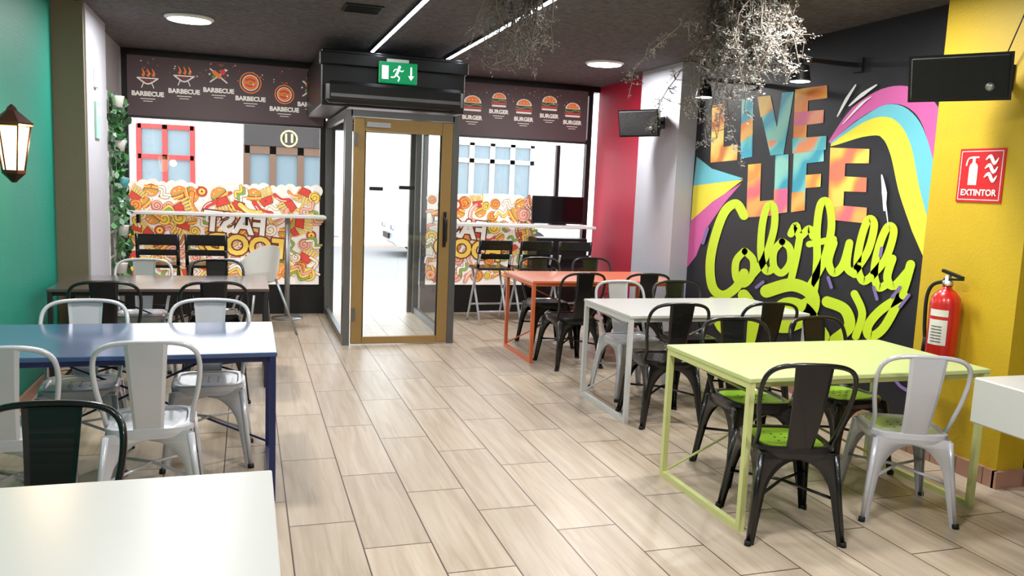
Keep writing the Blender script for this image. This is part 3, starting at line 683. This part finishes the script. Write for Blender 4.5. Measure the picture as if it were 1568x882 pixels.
b.obj('climbing_vine_planter')
# ------------------------------------------------------------ street
M_as=mat('asphalt',S(120,120,122),.9,bump=.3,bscale=30);M_pv=mat('pavement',S(196,170,160),.8,0,.1,vscale=3);M_bw=mat('white_render',S(240,240,238),.8,0,.02);M_bg=mat('stone_grey',S(175,178,180),.8)
b=B();b.box((3,11.4,-.09),(46,3.2,.12),M_pv);b.box((3,16.6,-.13),(46,7.2,.06),M_as);b.box((3,21.4,-.09),(46,2.4,.12),M_pv);b.obj('street_ground')
b=B();YW=22.5;b.box((3,YW+.3,4),(46,.6,8),M_bw)
b.box((3,YW-.02,.25),(46,.06,.6),M_bg)
rd=mat('red_door_paint',S(176,40,38),.5);bw=mat('brown_door',S(84,60,40),.5);pane=mat('dark_pane',S(100,118,126),.2)
for x in(-2.55,-1.95,-1.30): b.box((x,YW-.05,1.35),(.12,.1,2.7),rd)
for z in(2.65,1.9,.1): b.box((-1.92,YW-.05,z),(1.3,.1,.12),rd)
b.box((-1.92,YW-.01,1.3),(1.2,.04,2.6),pane);b.box((-1.92,YW-.04,2.95),(1.7,.1,.2),M_bg)
b.box((1.0,YW-.10,2.62),(2.1,.16,.62),mat('fascia_black',S(30,26,24),.5));b.box((1.0,YW-.02,1.2),(2.0,.06,2.4),pane)
for x in(.0,.65,1.35,2.0): b.box((x,YW-.08,1.17),(.16,.12,2.3),bw)
for z in(2.2,.3): b.box((1.0,YW-.08,z),(2.1,.12,.2),bw)
b.box((-.2,YW-.04,2.2),(.25,.12,4.4),M_bg);b.box((2.25,YW-.04,2.2),(.25,.12,4.4),M_bg)
Fl=Flat(lambda u,v,l:(u,YW-.182-l*.002,v));Fl.b=b;yg=mat('house_number_yellow',S(235,215,120),.5)
Fl.disc((1.05,2.52),.22,yg);Fl.disc((1.05,2.52),.18,M_dark);Fl.text('11',(1.05,2.52),.3,yg,off=.01)
b.box((6.6,YW-.03,1.35),(2.4,.08,2.7),pane)
for x in(5.4,6.0,6.6,7.2,7.8): b.box((x,YW-.08,1.35),(.14,.1,2.7),M_bg)
for z in(2.68,2.2): b.box((6.6,YW-.08,z),(2.5,.1,.12),M_bg)
b.box((8.4,YW-.04,2.2),(.3,.12,4.4),M_bg)
b.box((3.0,YW-.35,3.3),(1.6,.7,.35),mat('blue_awning',S(40,90,190),.6))
b.obj('neighbouring_building')
# car
b=B();cp=mat('car_white',S(190,195,202),.2,coat=.6);cg=mat('car_glass',S(30,38,45),.08)
prof=[(0,.35),(.02,.62),(.12,.72),(.95,.92),(1.6,1.40),(2.9,1.45),(3.7,1.0),(3.95,.92),(4.0,.4),(3.9,.25),(.1,.25)]
vs=[];ys=[(-.82,.95),(-.78,1.0),(.78,1.0),(.82,.95)]
for y,s2 in ys: vs+=[(2+(p[0]-2)*s2,y*(1 if p[1]<1.0 else .82),p[1]) for p in prof]
n=len(prof);fs=[tuple(range(n)),tuple(3*n+k for k in range(n))[::-1]]
for i in range(3):
    for k in range(n): fs.append((i*n+k,(i+1)*n+k,(i+1)*n+(k+1)%n,i*n+(k+1)%n))
b.add(vs,fs,cp)
for s_ in(-1,1):
    b.add([(1.12,s_*.83,.95),(1.68,s_*.74,1.34),(2.85,s_*.74,1.37),(3.5,s_*.83,1.0)],[(0,1,2,3)],cg)
    for x in(.8,3.2): b.lathe([(.31,-.1),(.33,-.08),(.33,.08),(.31,.1)],M_rubber,24,(x,s_*.76,.33),Matrix.Rotation(PI/2,3,'X'));b.lathe([(.2,-.11),(.2,.11)],M_silver,18,(x,s_*.76,.33),Matrix.Rotation(PI/2,3,'X'))
    b.box((.04,s_*.6,.66),(.12,.3,.12),M_silver,bev=.02)
b.box((-.01,0,.45),(.06,.7,.12),M_dark)
b.obj('car',(3.0,18.3,-.10))
# ------------------------------------------------------------ world
w=bpy.data.worlds.new('world');scene.world=w;w.use_nodes=True;bg=w.node_tree.nodes['Background'];bg.inputs[0].default_value=(.92,.96,1,1);bg.inputs[1].default_value=5.5
scene.view_settings.view_transform='Standard';scene.view_settings.exposure=0.1
